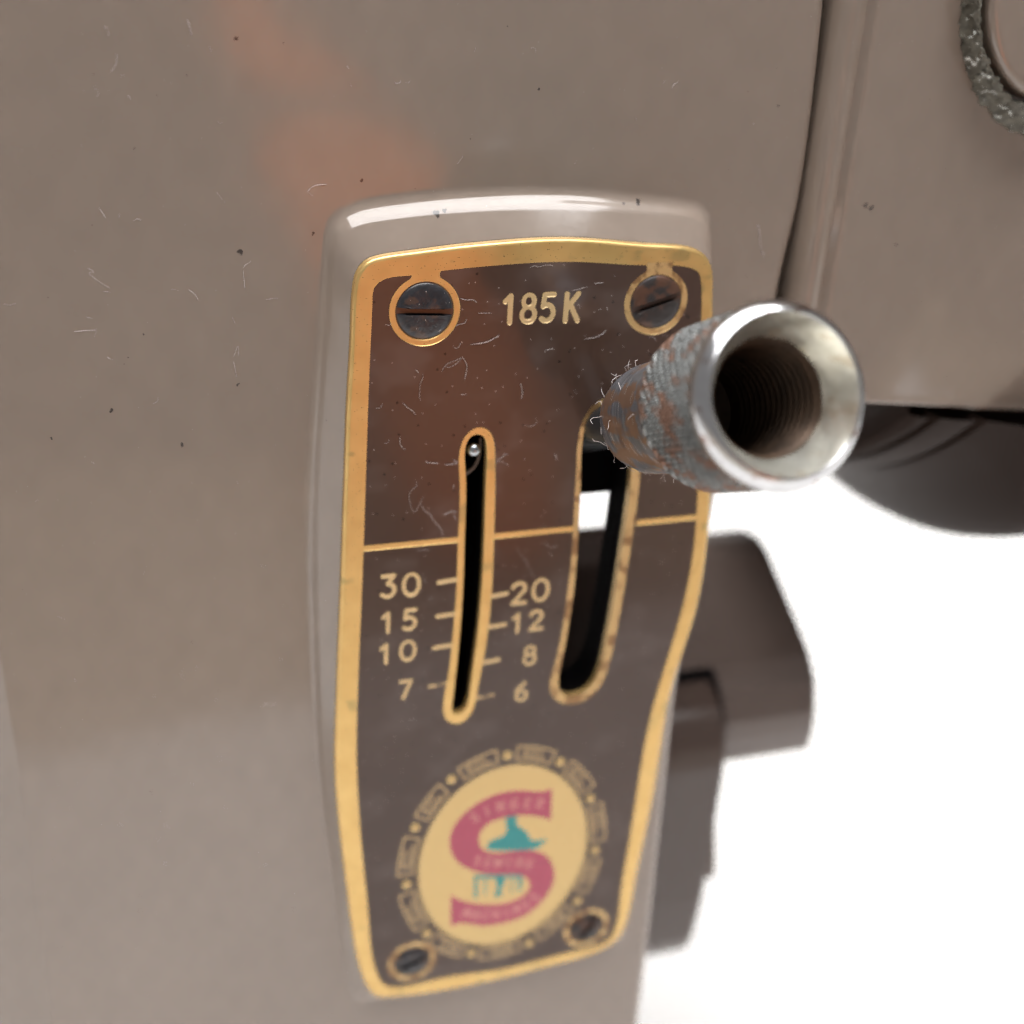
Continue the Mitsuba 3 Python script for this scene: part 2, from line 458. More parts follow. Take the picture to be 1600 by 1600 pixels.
# the left-hand edge: a soft crease, then the flank turns back towards the arm
zs = np.r_[np.linspace(-190, -95, 20), np.linspace(-90, TOPZ, 60)]
lrows = []
for a in np.linspace(0, 1, 8):
    ang = math.radians(20) * a
    x = EDGE_X - 1.9 * math.sin(ang)
    lrows.append(np.c_[np.full(len(zs), x), face_y(zs) + .0009 * np.maximum(0, zs - 18) ** 2 + 1.9 * (1 - math.cos(ang)), zs])
end = lrows[-1]
for d in (3, 9, 20, 40, 60):
    lrows.append(np.c_[end[:, 0] - d, end[:, 1] + d * math.tan(math.radians(20)) * (1 - .004 * d), zs])
lrows.append(np.c_[lrows[-1][:, 0] + 14, lrows[-1][:, 1] + 40, zs])
body.append(grid(lrows, flip=True))
body_mesh = trimesh.util.concatenate(body)
body_mesh.merge_vertices(digits_vertex=4)
put(f'{M}__body', body_mesh, 'tan_enamel', smooth=42)
labels[M] = {'label': 'taupe enamelled vintage sewing machine with brass-edged stitch plate and chrome lever', 'category': 'sewing machine'}

# ================================================================ slots
slot1_o = [(-7.90, -14.6), (-7.28, -13.1), (-6.18, -12.43), (-5.10, -12.80), (-4.50, -13.9), (-4.26, -15.6), (-3.90, -25.08), (-3.85, -33.2), (-4.21, -38.91), (-4.98, -45.13), (-5.52, -47.3), (-6.75, -48.3),
           (-8.15, -47.75), (-8.66, -46.2), (-8.32, -42.25), (-7.90, -36.38), (-7.70, -30.92), (-7.74, -24.92), (-7.84, -18)]
slot1_i = [(-7.36, -14.4), (-6.95, -13.45), (-6.28, -13.15), (-5.55, -13.4), (-5.18, -14.3), (-5.03, -17.12), (-4.91, -24.03), (-4.88, -30.03), (-5.12, -36.99), (-5.66, -43.96), (-6.1, -46.3), (-6.85, -47.1),
           (-7.5, -46.85), (-7.68, -45.8), (-7.47, -42.8), (-7.12, -35.98), (-6.99, -29.79), (-7.06, -23.81), (-7.28, -17)]
slot2_i = [(5.35, -14.4), (5.75, -12.4), (6.9, -11.0), (8.4, -10.7), (9.9, -11.3), (10.85, -13.0), (11.15, -16.5), (11.25, -20.5), (11.20, -24.0), (11.02, -28.0), (10.85, -31.5), (10.59, -35.86), (10.12, -41.08), (9.44, -44.6),
           (8.35, -46.27), (6.66, -46.75), (5.30, -46.0), (4.85, -44.4), (5.05, -41.97), (5.50, -37.54), (5.78, -33.22), (5.82, -28.71), (5.70, -23.80), (5.52, -19.4)]
P1o, P1i, P2i = [Polygon(spline(s, 160)).buffer(0) for s in (slot1_o, slot1_i, slot2_i)]
slot2_ring = P2i.buffer(1.02).intersection(unary_union([P2i.buffer(.50), Polygon(spline([(4.95, -14.4), (5.3, -12.2), (6.7, -10.4), (8.4, -10.05), (10.2, -10.7), (11.4, -12.7), (12.2, -16.5), (12.5, -20.5), (12.60, -25.7), (12.45, -29.43), (11.95, -34.44), (11.4, -39.1),
                                                                    (10.72, -43.87), (9.83, -46.49), (7.9, -47.7), (5.73, -47.6), (4.25, -46.4), (3.80, -44.6), (4.1, -42.64), (4.75, -38.23), (5.05, -33.12), (5.2, -28.65), (5.12, -24.99), (4.95, -19.3)], 160)).buffer(0)]))

# the black casting behind the plate, with the same slots in it
frame = plate_poly.buffer(-1.6).difference(unary_union([P1i.buffer(.12), P2i.buffer(.12)]))
put(f'{M}__slot_casting', slab(frame, 5.6, SET + .05), 'iron_and_shade_black', label='black casting wall seen inside the plate slots')

put(f'{M}__slot_dark_sheet', slab(Polygon([(-19, -62), (4.3, -62), (4.3, 2), (-19, 2)]), 14, 12.5), 'iron_and_shade_black')  # added black sheet that keeps the narrow slot dark
rear = m3.Manifold.batch_hull([m3.Manifold.sphere(4, 24).translate((x, y, z)) for x in (-90, 8) for y in (26, 60) for z in (4, 66)])
put(f'{M}__rear_casting', rear, 'tan_enamel', smooth=40)  # unseen rear of the machine, shaped to block lamp light from the slots
hull_wall = slab(Polygon([(-56, -185), (-54, -185), (-54, 66), (-56, 66)]), 60, 8)
put(f'{M}__inner_wall', trimesh.util.concatenate([hull_wall]), 'iron_and_shade_black')

# ================================================================ the face plate
FP = f'{M}__face_plate'
t_ = np.roll(PO, -1, 0) - np.roll(PO, 1, 0)
on = np.c_[t_[:, 1], -t_[:, 0]] / np.hypot(*t_.T)[:, None]
ring = lambda off, y: np.c_[PO[:, 0] - on[:, 0] * off, np.full(len(PO), y), PO[:, 1] - on[:, 1] * off]
base = [slab(plate_poly.buffer(-.02).difference(unary_union([P1i, P2i])), SET, .22),
        grid([ring(0, SET), ring(0, .34), ring(.05, .20), ring(.18, .06), ring(.36, 0.)], close_u=True),
        slab(Polygon(ring(.36, 0)[:, [0, 2]]).buffer(0).difference(inner_poly), .2, 0.)]
put(FP, trimesh.util.concatenate(base), 'brass', smooth=35, label='brass-bordered dark brown plate with two curved slots')
put(f'{FP}__enamel_panel', slab(inner_poly.buffer(.05).difference(unary_union([P1i.buffer(.3), P2i.buffer(.3)])), .21, .09), 'enamel', label='dark brown glossy enamel field of the plate')
put(f'{FP}__slot_rim', raised(P1o.difference(P1i), .21, .0, .05), 'brass', label='gold rim around the narrow graduated slot')
put(f'{FP}__slot_rim', raised(slot2_ring.difference(P2i), .21, .0, .05), 'brass_worn', label='worn gold rim around the wide lever slot')
for (xa, xb) in ((-17.9, -7.72), (-3.80, 5.05), (12.5, 19.85)):
    put(f'{FP}__dividing_line', raised(Polygon([(xa, -25.2), (xb, -25.2), (xb, -24.66), (xa, -24.66)]), .2, .02, .04), 'brass')
TICKS = [((-9.72, -29.84), (-7.60, -29.66)), ((-9.74, -34.0), (-7.66, -33.9)), ((-9.98, -37.93), (-7.9, -37.82)), ((-10.36, -42.9), (-8.5, -42.76)),
         ((-3.90, -32.25), (-2.03, -32.08)), ((-4.08, -36.1), (-2.04, -36.0)), ((-4.50, -40.64), (-2.54, -40.47)), ((-5.02, -45.27), (-2.98, -45.15))]
for i, (a, b) in enumerate(TICKS):
    g = LineString([a, b]).buffer(.23)
    if i in (3, 7):                          # worn: the print is broken
        holes = [Point(a[0] + (b[0] - a[0]) * f, a[1] + (b[1] - a[1]) * f + o).buffer(.17, 4) for f, o in ((.42, .1), (.60, -.05), (.68, .12), (.86, -.1))]
        g = g.buffer(-.04).difference(unary_union(holes))
    put(f'{FP}__tick_mark', raised(g, .2, .03, .03) if i not in (3, 7) else slab(g, .2, .05), 'gold_print')


def arc(cx, cy, rx, ry, a0, a1, n=22):
    t = np.radians(np.linspace(a0, a1, n))
    return [(cx + rx * math.cos(k), cy + ry * math.sin(k)) for k in t]


GL = {  # centre lines in a box 0..w by 0..1
    '0': (.62, [arc(.31, .5, .25, .43, 0, 360, 40)]),
    '1': (.36, [[(.05, .74), (.24, .92), (.24, .06)]]),
    '2': (.60, [arc(.29, .69, .22, .23, 165, -25, 18) + [(.09, .08), (.54, .08)]]),
    '3': (.58, [[(.08, .92), (.47, .92), (.26, .60)] + arc(.25, .33, .24, .26, 85, -140, 20)]),
    '5': (.58, [[(.50, .92), (.17, .92), (.13, .54)] + arc(.26, .33, .245, .26, 118, -135, 20)]),
    '6': (.60, [[(.42, .93)] + arc(.42, .40, .33, .45, 120, 180, 8) + arc(.30, .30, .21, .23, 180, 540, 26)]),
    '7': (.54, [[(.06, .92), (.48, .92), (.17, .06)]]),
    '8': (.60, [arc(.30, .72, .185, .20, 0, 360, 28), arc(.30, .29, .225, .23, 0, 360, 28)]),
    'K': (.60, [[(.10, .06), (.10, .94)], [(.50, .94), (.12, .44)], [(.24, .60), (.53, .06)]]),
    'S': (.56, [arc(.28, .71, .19, .20, 40, 270, 16) + arc(.28, .30, .20, .21, 90, -140, 16)]), 'I': (.2, [[(.1, .06), (.1, .94)]]),
    'N': (.64, [[(.08, .06), (.08, .94), (.54, .06), (.54, .94)]]), 'G': (.66, [arc(.34, .5, .27, .43, 45, 330, 24) + [(.58, .46), (.36, .46)]]),
    'E': (.5, [[(.46, .93), (.09, .93), (.09, .07), (.46, .07)], [(.09, .5), (.40, .5)]]), 'R': (.58, [[(.09, .06), (.09, .93)] + arc(.27, .70, .20, .23, 90, -90, 14) + [(.09, .47)], [(.27, .47), (.50, .06)]]),
    'W': (.9, [[(.05, .94), (.24, .06), (.45, .8), (.66, .06), (.85, .94)]]), 'M': (.8, [[(.08, .06), (.12, .94), (.4, .25), (.68, .94), (.72, .06)]]), 'A': (.66, [[(.05, .06), (.33, .94), (.61, .06)], [(.16, .33), (.50, .33)]]),
    'C': (.62, [arc(.34, .5, .27, .43, 45, 315, 24)]), 'H': (.62, [[(.08, .06), (.08, .94)], [(.54, .06), (.54, .94)], [(.08, .5), (.54, .5)]])}


def glyph(ch, h, weight=.155, aspect=1.):
    w, lines = GL[ch]
    g = unary_union([LineString([(x * aspect, y) for x, y in l]).buffer(weight / 2, 6) for l in lines])
    g = affinity.translate(g, -w * aspect / 2, -.5)
    return affinity.scale(g, h, h, origin=(0, 0))


for ch, x, z, h in (('1', -3.62, -.12, 3.12), ('8', -1.55, -.12, 3.12), ('5', .40, -.12, 3.12), ('K', 2.95, -.20, 3.12)):
    put(f'{FP}__numeral' if ch != 'K' else f'{FP}__letter', raised(affinity.translate(glyph(ch, h, .135, .92 if ch != 'K' else .95), x, z), .2, -.04, .06), 'gold_print')
for ch, x, z, h in (('3', -15.14, -29.65, 2.9), ('0', -12.69, -29.78, 2.9), ('1', -15.32, -34.06, 2.65), ('5', -12.82, -33.98, 2.75), ('1', -15.49, -37.94, 2.6), ('0', -12.92, -37.89, 2.68), ('7', -13.07, -42.85, 2.55),
                   ('2', -.63, -32.21, 2.95), ('0', 1.87, -32.11, 2.95), ('1', -.71, -36.0, 2.62), ('2', 1.6, -35.89, 2.75), ('8', 1.13, -40.4, 2.6), ('6', .44, -45.17, 2.6)):
    asp = 1.12 if ch in '0' else 1.08
    put(f'{FP}__numeral', raised(affinity.translate(glyph(ch, h, .14, asp), x, z), .2, .03, .04), 'gold_print')

# screws and their rings
SC = [(-12.0, 0., 3.45, 2.78, 4, 'screw_dark', 'brass', 'black slotted screw at the upper left corner of the plate'),
      (12.0, 0., 3.40, 2.72, 0, 'screw_rust', 'brass_worn', 'dark rust-edged slotted screw at the upper right corner of the plate'),
      (-11.52, -83.1, 3.05, 2.25, 25, 'screw_dark', 'brass_worn', 'small dark screw at the lower left corner of the plate'),
      (11.5, -83.1, 3.05, 2.35, 70, 'screw_rust', 'brass_rust', 'rusty dark screw at the lower right corner of the plate')]
SLOT_ANG = (-3, 17, 20, 60)
for k, (x, z, ro, rh, _, mk, rk, lab) in enumerate(SC):
    rg = Point(x, z).buffer(ro, 24)
    if z > -10:                              # the ring runs into the border above it
        rg = unary_union([rg, Polygon([(x - .9, z + 2.4), (x + .9, z + 2.4), (x + 1.5, z + 4.1), (x - 1.5, z + 4.1)])]).buffer(.5).buffer(-.5)
    put(f'{FP}__screw_ring', raised(rg.difference(Point(x, z).buffer(rh + .08, 24)), .2, -.012, .05), rk)
    prof = m3.CrossSection([[(0, -.6), (rh, -.6), (rh, -.02), (rh - .12, .14), (rh - .5, .30), (rh * .5, .42), (0, .46)]])
    head = prof.revolve(72)
    groove = m3.Manifold.cube((rh * 2.4, .66, 1.7), True).rotate((0, 0, 0)).translate((0, 0, .42))
    head = (head - groove).rotate((90, 0, 0)).rotate((0, -SLOT_ANG[k], 0)).translate((x, .05, z))
    q = head.refine_to_length(.25).to_mesh()
    hm = trimesh.Trimesh(q.vert_properties[:, :3], q.tri_verts, process=False)
    nz = np.random.default_rng(k).normal(0, .012, len(hm.vertices))
    hm.vertices[:, 1] += nz
    key = put(f'{M}__screw', hm, mk, smooth=38, label=lab)
    gb = m3.Manifold.cube((rh * 1.92, .60, .1), True).translate((0, 0, -.36)).rotate((90, 0, 0)).rotate((0, -SLOT_ANG[k], 0)).translate((x, .05, z))  # black floor and walls put into the groove as its shade
    for sy in (-1, 1):
        gb = gb + m3.Manifold.cube((rh * 1.35, .05, .72), True).translate((0, sy * .322, .035)).rotate((90, 0, 0)).rotate((0, -SLOT_ANG[k], 0)).translate((x, .05, z))
    put(f'{key}__slot', gb, 'iron_and_shade_black')

# the oval emblem
EC = np.array([-.40, -69.0])
EA, EB = 10.78, 13.85
ell = lambda k, n=140, a0=0, a1=360: np.array([(EC[0] + EA * k * math.cos(t) if False else EC[0] + (EA + k) * math.cos(t), EC[1] + (EB + k) * math.sin(t)) for t in np.radians(np.linspace(a0, a1, n))])
put(f'{FP}__emblem_disc', raised(Polygon(ell(0)[:-1]), .2, .0, .12), 'gold_disc', label='gold oval medallion carrying a pink letter S')
S_OUT = [(5.11, -59.60), (4.45, -59.86), (2.31, -59.50), (.18, -59.10), (-2.18, -59.31), (-4.20, -60.16), (-6.05, -61.75), (-7.08, -63.51), (-7.32, -65.17), (-6.96, -67.06), (-5.92, -68.83), (-4.68, -69.93), (-2.82, -70.99),
         (-.34, -71.65), (1.54, -72.06), (2.68, -72.84), (3.27, -74.12), (3.20, -74.87), (2.54, -75.69), (1.32, -76.25), (-.40, -76.39), (-2.27, -76.06), (-4.46, -75.27), (-6.02, -74.30), (-6.88, -73.48)]
S_IN = [(-6.71, -78.61), (-6.11, -78.27), (-5.10, -78.37), (-2.74, -79.36), (-.23, -79.55), (2.43, -79.19), (4.71, -77.55), (6.01, -75.50), (6.42, -73.46), (6.14, -71.87), (5.32, -70.17), (3.99, -69.05), (1.32, -68.31),
        (-2.67, -67.62), (-3.38, -66.88), (-3.74, -65.53), (-3.57, -64.48), (-2.87, -63.54), (-1.55, -62.99), (.39, -62.79), (2.53, -63.15), (4.10, -63.72), (5.30, -64.41)]
SP = Polygon(np.r_[spline(S_OUT, 90, False), spline(S_IN, 90, False)]).buffer(0)
put(f'{FP}__emblem_letter', slab(SP, .1, -.03), 'pink_print', label='large pink letter S with small words along it')
FIG = [(-2.70, -67.45), (-2.62, -66.5), (-1.9, -65.95), (-.7, -65.8), (-.15, -64.9), (-.42, -63.9), (-.5, -63.0), (-.2, -62.35), (.3, -62.16), (.8, -62.6), (.95, -63.4), (.85, -64.1), (1.3, -64.75), (2.05, -65.24), (2.6, -66.2), (2.9, -67.1),
       (4.04, -67.35), (5.26, -67.10), (4.3, -68.1), (3.7, -68.55), (1.3, -68.25)]
put(f'{FP}__emblem_figure', slab(Polygon(chaikin(FIG, 2)).buffer(0).difference(SP.buffer(.05)), .1, -.028), 'teal_print', label='teal silhouette of a seated figure at a machine')
st = unary_union([Polygon([(-4.0, -71.0), (2.4, -72.3), (2.3, -72.75), (-3.9, -71.55)]), Polygon([(-4.02, -71.2), (-3.62, -71.3), (-3.5, -74.7), (-3.9, -74.6)]), Polygon([(-2.75, -71.5), (-2.5, -71.5), (-2.35, -74.4), (-2.6, -74.4)]),
                  Polygon([(-1.33, -71.78), (-.08, -72.05), (-.12, -73.2), (-.55, -74.0), (-.25, -75.0), (-1.39, -75.0), (-1.0, -73.8)]), Polygon([(.75, -72.2), (.95, -72.2), (1.0, -74.9), (.8, -74.9)]),
                  Polygon([(1.6, -72.37), (2.15, -72.5), (2.15, -74.86), (1.75, -74.73)])])
put(f'{FP}__emblem_stand', slab(st.difference(SP.buffer(.05)), .1, -.026), 'teal_print', label='teal treadle stand under the bar of the letter')


def word(text, path, h, weight):
    p = spline(path, 80, False)
    s = np.r_[0, np.cumsum(np.hypot(*np.diff(p, axis=0).T))]
    out = []
    for i, ch in enumerate(text):
        d = (i + .5) / len(text) * s[-1]
        x, z = np.interp(d, s, p[:, 0]), np.interp(d, s, p[:, 1])
        x2, z2 = np.interp(d + .1, s, p[:, 0]), np.interp(d + .1, s, p[:, 1])
        ang = math.degrees(math.atan2(z2 - z, x2 - x)) if d + .1 < s[-1] else 0
        out.append(affinity.translate(affinity.rotate(glyph(ch, h, weight, .9), ang, origin=(0, 0)), x, z))
    return unary_union(out)


put(f'{FP}__emblem_word', slab(word('SINGER', [(-5.1, -62.6), (-3.3, -61.6), (-1.2, -61.05), (1.2, -61.1), (4.6, -61.75)], 1.55, .15), .1, -.045), 'pale_print')
put(f'{FP}__emblem_word', slab(word('SEWING', [(-4.3, -68.4), (-2.6, -69.2), (.5, -69.9), (3.6, -71.0)], 1.5, .15), .1, -.045), 'pale_print')
put(f'{FP}__emblem_word', slab(word('MACHINES', [(-5.3, -76.5), (-2.7, -77.6), (.2, -77.9), (2.6, -77.3), (4.4, -75.8)], 1.6, .15), .1, -.045), 'pale_print')
DOTS = [(-.78, -53.85), (5.93, -55.96), (10.27, -62.14), (11.62, -70.45), (9.9, -78.3), (3.8, -83.9), (-3.9, -83.7), (-9.75, -79.0), (-12.45, -70.65), (-11.57, -62.26), (-7.43, -56.09)]
dang = []
for x, z in DOTS:
    dot = trimesh.creation.icosphere(3, .62)
    dot.vertices *= (1, .45, 1)
    dot.apply_translation((x, .05, z))
    put(f'{FP}__emblem_dot', dot, 'gold_disc', smooth=True)
    dang.append(math.degrees(math.atan2((z - EC[1]) / (EB + 1.25), (x - EC[0]) / (EA + 1.25))))
order = np.argsort(dang)
for i in range(len(order)):
    a0 = dang[order[i]]
    a1 = dang[order[(i + 1) % len(order)]]
    if a1 < a0:
        a1 += 360
    a0, a1 = a0 + 5.2, a1 - 5.2
    band = lambda lo, hi, p0, p1: np.r_[ell(lo, 24, p0, p1), ell(hi, 24, p1, p0)]
    o = Polygon(band(.42, 2.5, a0, a1))
    ln = .24
    g = o.difference(o.buffer(-ln))
    w_ = a1 - a0
    g2 = LineString(np.r_[ell(1.05, 8, a0 + .22 * w_, a0 + .22 * w_ + .5), ell(1.05, 16, a0 + .22 * w_, a1 - .22 * w_), ell(1.85, 16, a1 - .22 * w_, a0 + .34 * w_)]).buffer(.13)
    put(f'{FP}__emblem_link', slab(unary_union([g, g2]), .2, .05), 'brass_dull')

# ================================================================ stitch lever
B0 = np.array([7.672, 0., -13.346])
D = np.array([0., -.90183, .43209])
LV = f'{M}__stitch_lever'
sh = turned([(-14, .01), (-14, 2.3), (9.9, 2.2), (9.9, .01)], B0, D, 40)
put(LV, sh, 'shaft_steel', smooth=40, label='round chrome-tipped stitch lever projecting from the wide slot')
nprof = [(9.6, .01), (9.6, 2.4), (9.8, 3.2), (10.2, 4.0), (10.8, 4.6), (11.6, 5.0), (12.6, 5.16)] + [(s, 5.3 + .03 * math.sin(s * 2.7)) for s in np.linspace(13.2, 26.0, 70)] + [(26.1, 4.7), (26.6, 4.7)]
put(f'{LV}__neck', turned(nprof, B0, D, 96, disp=lambda s, t: .05 * np.sin(5 * t + s) * np.sin(s * .7 + 2 * t)), 'neck_steel', smooth=40, label='scratched grey neck of the lever, dusty with rust and lint')


def knurl(s, t):
    if s < 26.6 or s > 36.2:
        return 0 * t
    k = 40
    u, v = (t * k / (2 * np.pi) + s * .86) % 1., (t * k / (2 * np.pi) - s * .86) % 1.
    g = np.minimum(np.abs(u - .5), np.abs(v - .5)) * 2
    e_ = min(1, (s - 26.6) / .6, (36.2 - s) / .6)
    return -.72 * np.clip(.62 - g, 0, 1) * e_ + .08 * (np.sin(3 * t + s * 1.3) * np.sin(7 * t - s) * .5)


kp = [(26.0, 4.8), (26.05, 6.5), (26.25, 6.95), (26.55, 7.2)] + [(s, 7.30) for s in np.linspace(26.6, 36.2, 130)] + [(36.35, 7.1)]
put(f'{LV}__knurled_grip', turned(kp, B0, D, 640, disp=knurl), 'steel_rust', smooth=50, label='knurled rust-spotted grip of the lever')
rp = [(36.3, 7.2), (36.5, 7.42), (36.8, 7.46), (37.15, 7.36), (37.5, 7.12), (37.8, 6.86), (38.0, 6.62), (38.08, 6.48), (38.08, 6.40), (38.0, 6.34)]
put(f'{LV}__rim', turned(rp, B0, D, 144), 'chrome', smooth=40, label='bright polished rim around the open end of the lever')
sp = [(38.0, 6.34), (37.6, 6.12), (37.0, 5.84), (36.3, 5.46), (35.6, 5.08), (35.1, 4.80)]
put(f'{LV}__countersink', turned(sp, B0, D, 144, disp=lambda s, t: .03 * np.sin(9 * t + 3 * s)), 'sink_steel', smooth=40, label='pale steel countersink inside the open end')
bp = [(35.1, 4.80)]
for k in range(14):
    s = 34.9 - k * .95
    bp += [(s, 4.62), (s - .3, 4.75), (s - .62, 4.42), (s - .9, 4.42)]
bp += [(20.0, 4.4), (19.6, .01)]
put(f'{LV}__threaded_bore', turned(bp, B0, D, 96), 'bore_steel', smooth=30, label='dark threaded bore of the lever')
arm = m3.Manifold.cube((8.6, 8., 9.0), True).translate((10.2, 10.6, -19.6))
arm2 = m3.Manifold.cube((5.0, 9., 4.6), True).translate((8.2, 8., -12.2))
put(f'{M}__lever_arm', (arm + arm2), 'iron_and_shade_black', label='dark lever arm inside the wide slot')
pin = trimesh.creation.icosphere(3, .78)
pin.apply_translation((-6.30, .85, -15.1))
pn = trimesh.util.concatenate([pin, tube([(-6.3, 1.0, -15.1), (-6.2, 6, -15.6)], .3, 10)])
put(f'{M}__pointer_pin', pn, 'pin_steel', smooth=40, label='small round steel pointer pin at the top of the narrow slot')
put(f'{M}__pointer_arm', tube(chaikin([(-5.35, 1.6, -14.2), (-5.3, 1.7, -16.2), (-5.8, 1.8, -17.6), (-7.3, 1.8, -18.6)], 3, False), .20, 8), 'brown_enamel', smooth=True)

# ================================================================ pulley cover
PC = f'{M}__pulley_cover'
xs = np.r_[29.75, 29.8, 29.95, 30.2, 30.6, 31.2, 31.9, 32.4, 32.7, 33.0, 33.3, 33.7, 34.2, np.linspace(35, 72, 75)]
bx, bz = [29, 31, 36, 43.4, 50.6, 58, 64.6, 74], [-9.5, -11.5, -13.1, -14.1, -15.3, -16.2, -16.7, -17.2]


def cover_y(x, z):
    lip = 3.0 + 1.6 * np.clip((30.35 - x) / .6, 0, 1) ** 2 - .65 * np.exp(-((x - 31.3) / .75) ** 2)
    groove = .85 * np.exp(-((x - 33.15) / .42) ** 2)
    xb = np.interp(z, [-17, 8, 23, 70], [43.6, 45.6, 50.5, 60])
    d = x - xb
    soft = lambda d, k: k * np.logaddexp(0, d / k)
    turn = .19 * soft(d, 1.3) - .27 * soft(d - 5.0, 1.8)
    under = .0025 * np.maximum(0, 6 - z) ** 2 * np.clip((x - 42) / 12, 0, 1)
    return lip + groove + turn + under - .0004 * (z - 10) ** 2 * 0


crow = []
tz = np.r_[np.linspace(0, .06, 8), np.linspace(.08, 1, 60)]
for x in xs:
    zb = np.interp(x, bx, bz)
    z = zb + .6 + (75 - zb) * tz
    col = [(x, cover_y(x, zb) + 9, zb - .25)]
    y0 = float(cover_y(x, zb + .6))
    for a in np.radians(np.linspace(90, 15, 6)):
        col.append((x, y0 + .6 * (1 - math.cos(a)) - .25 * math.sin(a) * 1.0, zb + .6 - .75 * math.sin(a)))
    col += [(x, float(cover_y(x, k)), k) for k in z]
    crow.append(col)
first = [(29.75, 12., c[2]) for c in crow[0]]
cov = grid([first] + crow)
put(PC, cov, 'tan_enamel', smooth=45, label='taupe pulley cover with rolled edge, right of the dark seam')
# raw cast ring round the round cap
rr_ = []
t = np.linspace(0, 2 * np.pi, 260, endpoint=False)
c0, c1 = np.array([57.3, 29.5]), np.array([56.4, 31.0])
prof = [(0, 13.75, 4.6), (0, 13.75, 3.6), (.15, 13.7, 2.9), (.4, 13.5, 2.0), (.7, 13.35, 1.0), (.9, 13.2, .45), (1, 12.95, .2), (1, 12.7, .35), (1, 12.6, 1.2), (1, 12.6, 5)]
import meshkit
for i, (f, r, y) in enumerate(prof):
    c = c0 + (c1 - c0) * f
    pts = np.c_[c[0] + r * np.cos(t), np.full(len(t), y), c[1] + r * np.sin(t)]
    nz = meshkit.fbm(pts * 1.5, 3, 5) - .5
    r2 = r + (1.3 * nz if 0 < i < 9 else 0)
    rr_.append(np.c_[c[0] + r2 * np.cos(t), y + (0.9 * (meshkit.fbm(pts * 1.9 + 30, 3, 2) - .5) if 0 < i < 9 else np.zeros(len(t))), c[1] + r2 * np.sin(t)])
fine = []
for a, b in zip(rr_[:-1], rr_[1:]):
    fine += [a, (a * .67 + b * .33) + 0.10 * np.random.default_rng(3).normal(size=a.shape), (a * .33 + b * .67) + .10 * np.random.default_rng(4).normal(size=a.shape)]
fine.append(rr_[-1])
put(f'{PC}__cast_ring', grid(fine, close_u=True), 'grime', smooth=60, label='rough grimy grey ring around the round cap')
put(f'{PC}__ring_gap', turned([(0, 13.2), (0, 10.5)], (56.4, 3.6, 31.0), (0, -1, 0), 96), 'iron_and_shade_black')
cap = [(0, 11.75), (2.6, 11.75), (3.1, 11.6), (3.4, 11.2), (3.55, 10.6), (3.75, 8), (3.9, 4), (3.95, .01)]
put(f'{PC}__round_cap', turned(cap, (56.4, 3.7, 31.0), (0, -1, 0), 120), 'tan_enamel', smooth=40, label='smooth taupe round cap at the upper right')
# black strip set behind the seam between body and cover as its shade
put(f'{M}__seam_shade_strip', slab(Polygon([(25.5, -7), (30.2, -7.5), (30.2, 74), (25.5, 74)]), 16, 7.6), 'iron_and_shade_black', label='black strip standing in for the shade of the open seam between body and cover')

# ================================================================ hand wheel (its front upper part sits inside the cover and is left out)
hw = [(49, .5), (49, 60.5), (49.6, 62.4), (50.6, 63.2), (51.5, 63.5), (51.9, 62.3), (52.4, 62.2), (52.9, 63.8), (54.5, 64.4), (56.6, 64.9), (57.1, 63.5), (57.6, 63.4), (58.2, 65.1), (61, 66.4), (64, 68.2), (67, 70.5), (70, 73.1), (72.5, 75.1), (74.5, 76.1),
      (76, 76.3), (78, 75.4), (81, 71.5), (84, 66), (86, 58), (86, .5)]
hwp = np.array([(49, r) for r in np.linspace(.5, 60, 40)] + hw[1:])
wheel = turned(hwp, (0, 50.8, 26.7), (1, 0, 0), 200, ref=(0, 1, 0))
wheel.merge_vertices()
cut = trimesh.intersections.slice_mesh_plane
back = cut(wheel, (0, 1, 0), (0, 6.5, 0))
low = cut(cut(wheel, (0, -1, 0), (0, 6.5, 0)), (0, 0, -1), (0, 0, -17.2))
wheel = trimesh.util.concatenate([back, low])
wheel.merge_vertices()
put(f'{M}__hand_wheel', wheel, 'wheel_brown', smooth=30, label='dark brown grooved hand wheel under the pulley cover')

# ================================================================ motor behind the pillar


def bar(profile, x0, x1, r, n=5):
    """A profile (y, z) swept along x, its two ends rounded by r."""
    p = Polygon(profile).buffer(0)
    q = p.buffer(-r, join_style=1).buffer(r, 8) if r else p
    a = np.asarray(q.exterior.coords)[:-1]
    if not q.exterior.is_ccw:
        a = a[::-1]
    s = np.r_[0, np.cumsum(np.hypot(*np.diff(np.r_[a, a[:1]], axis=0).T))]
    tt = np.linspace(0, s[-1], 220, endpoint=False)
    aa = np.r_[a, a[:1]]
    a = np.c_[np.interp(tt, s, aa[:, 0]), np.interp(tt, s, aa[:, 1])]
    tg = np.roll(a, -1, 0) - np.roll(a, 1, 0)
    nrm = np.c_[tg[:, 1], -tg[:, 0]] / np.hypot(*tg.T)[:, None]
    rows, c = [], a.mean(0)
    def row(x, off): return np.c_[np.full(len(a), x), a - nrm * off]
    rows.append(np.c_[np.full(len(a), x0), np.tile(c, (len(a), 1))])
    for k in np.radians(np.linspace(0, 90, n)):
        rows.append(row(x0 + r * (1 - math.sin(k)), r * (1 - math.cos(math.pi / 2 - k)) if False else r * (1 - math.sin(k))))
    for k in np.radians(np.linspace(90, 0, n)):
        rows.append(row(x1 - r * (1 - math.sin(k)), r * (1 - math.sin(k))))
    rows.append(np.c_[np.full(len(a), x1), np.tile(c, (len(a), 1))])
    return grid(rows, close_u=True)


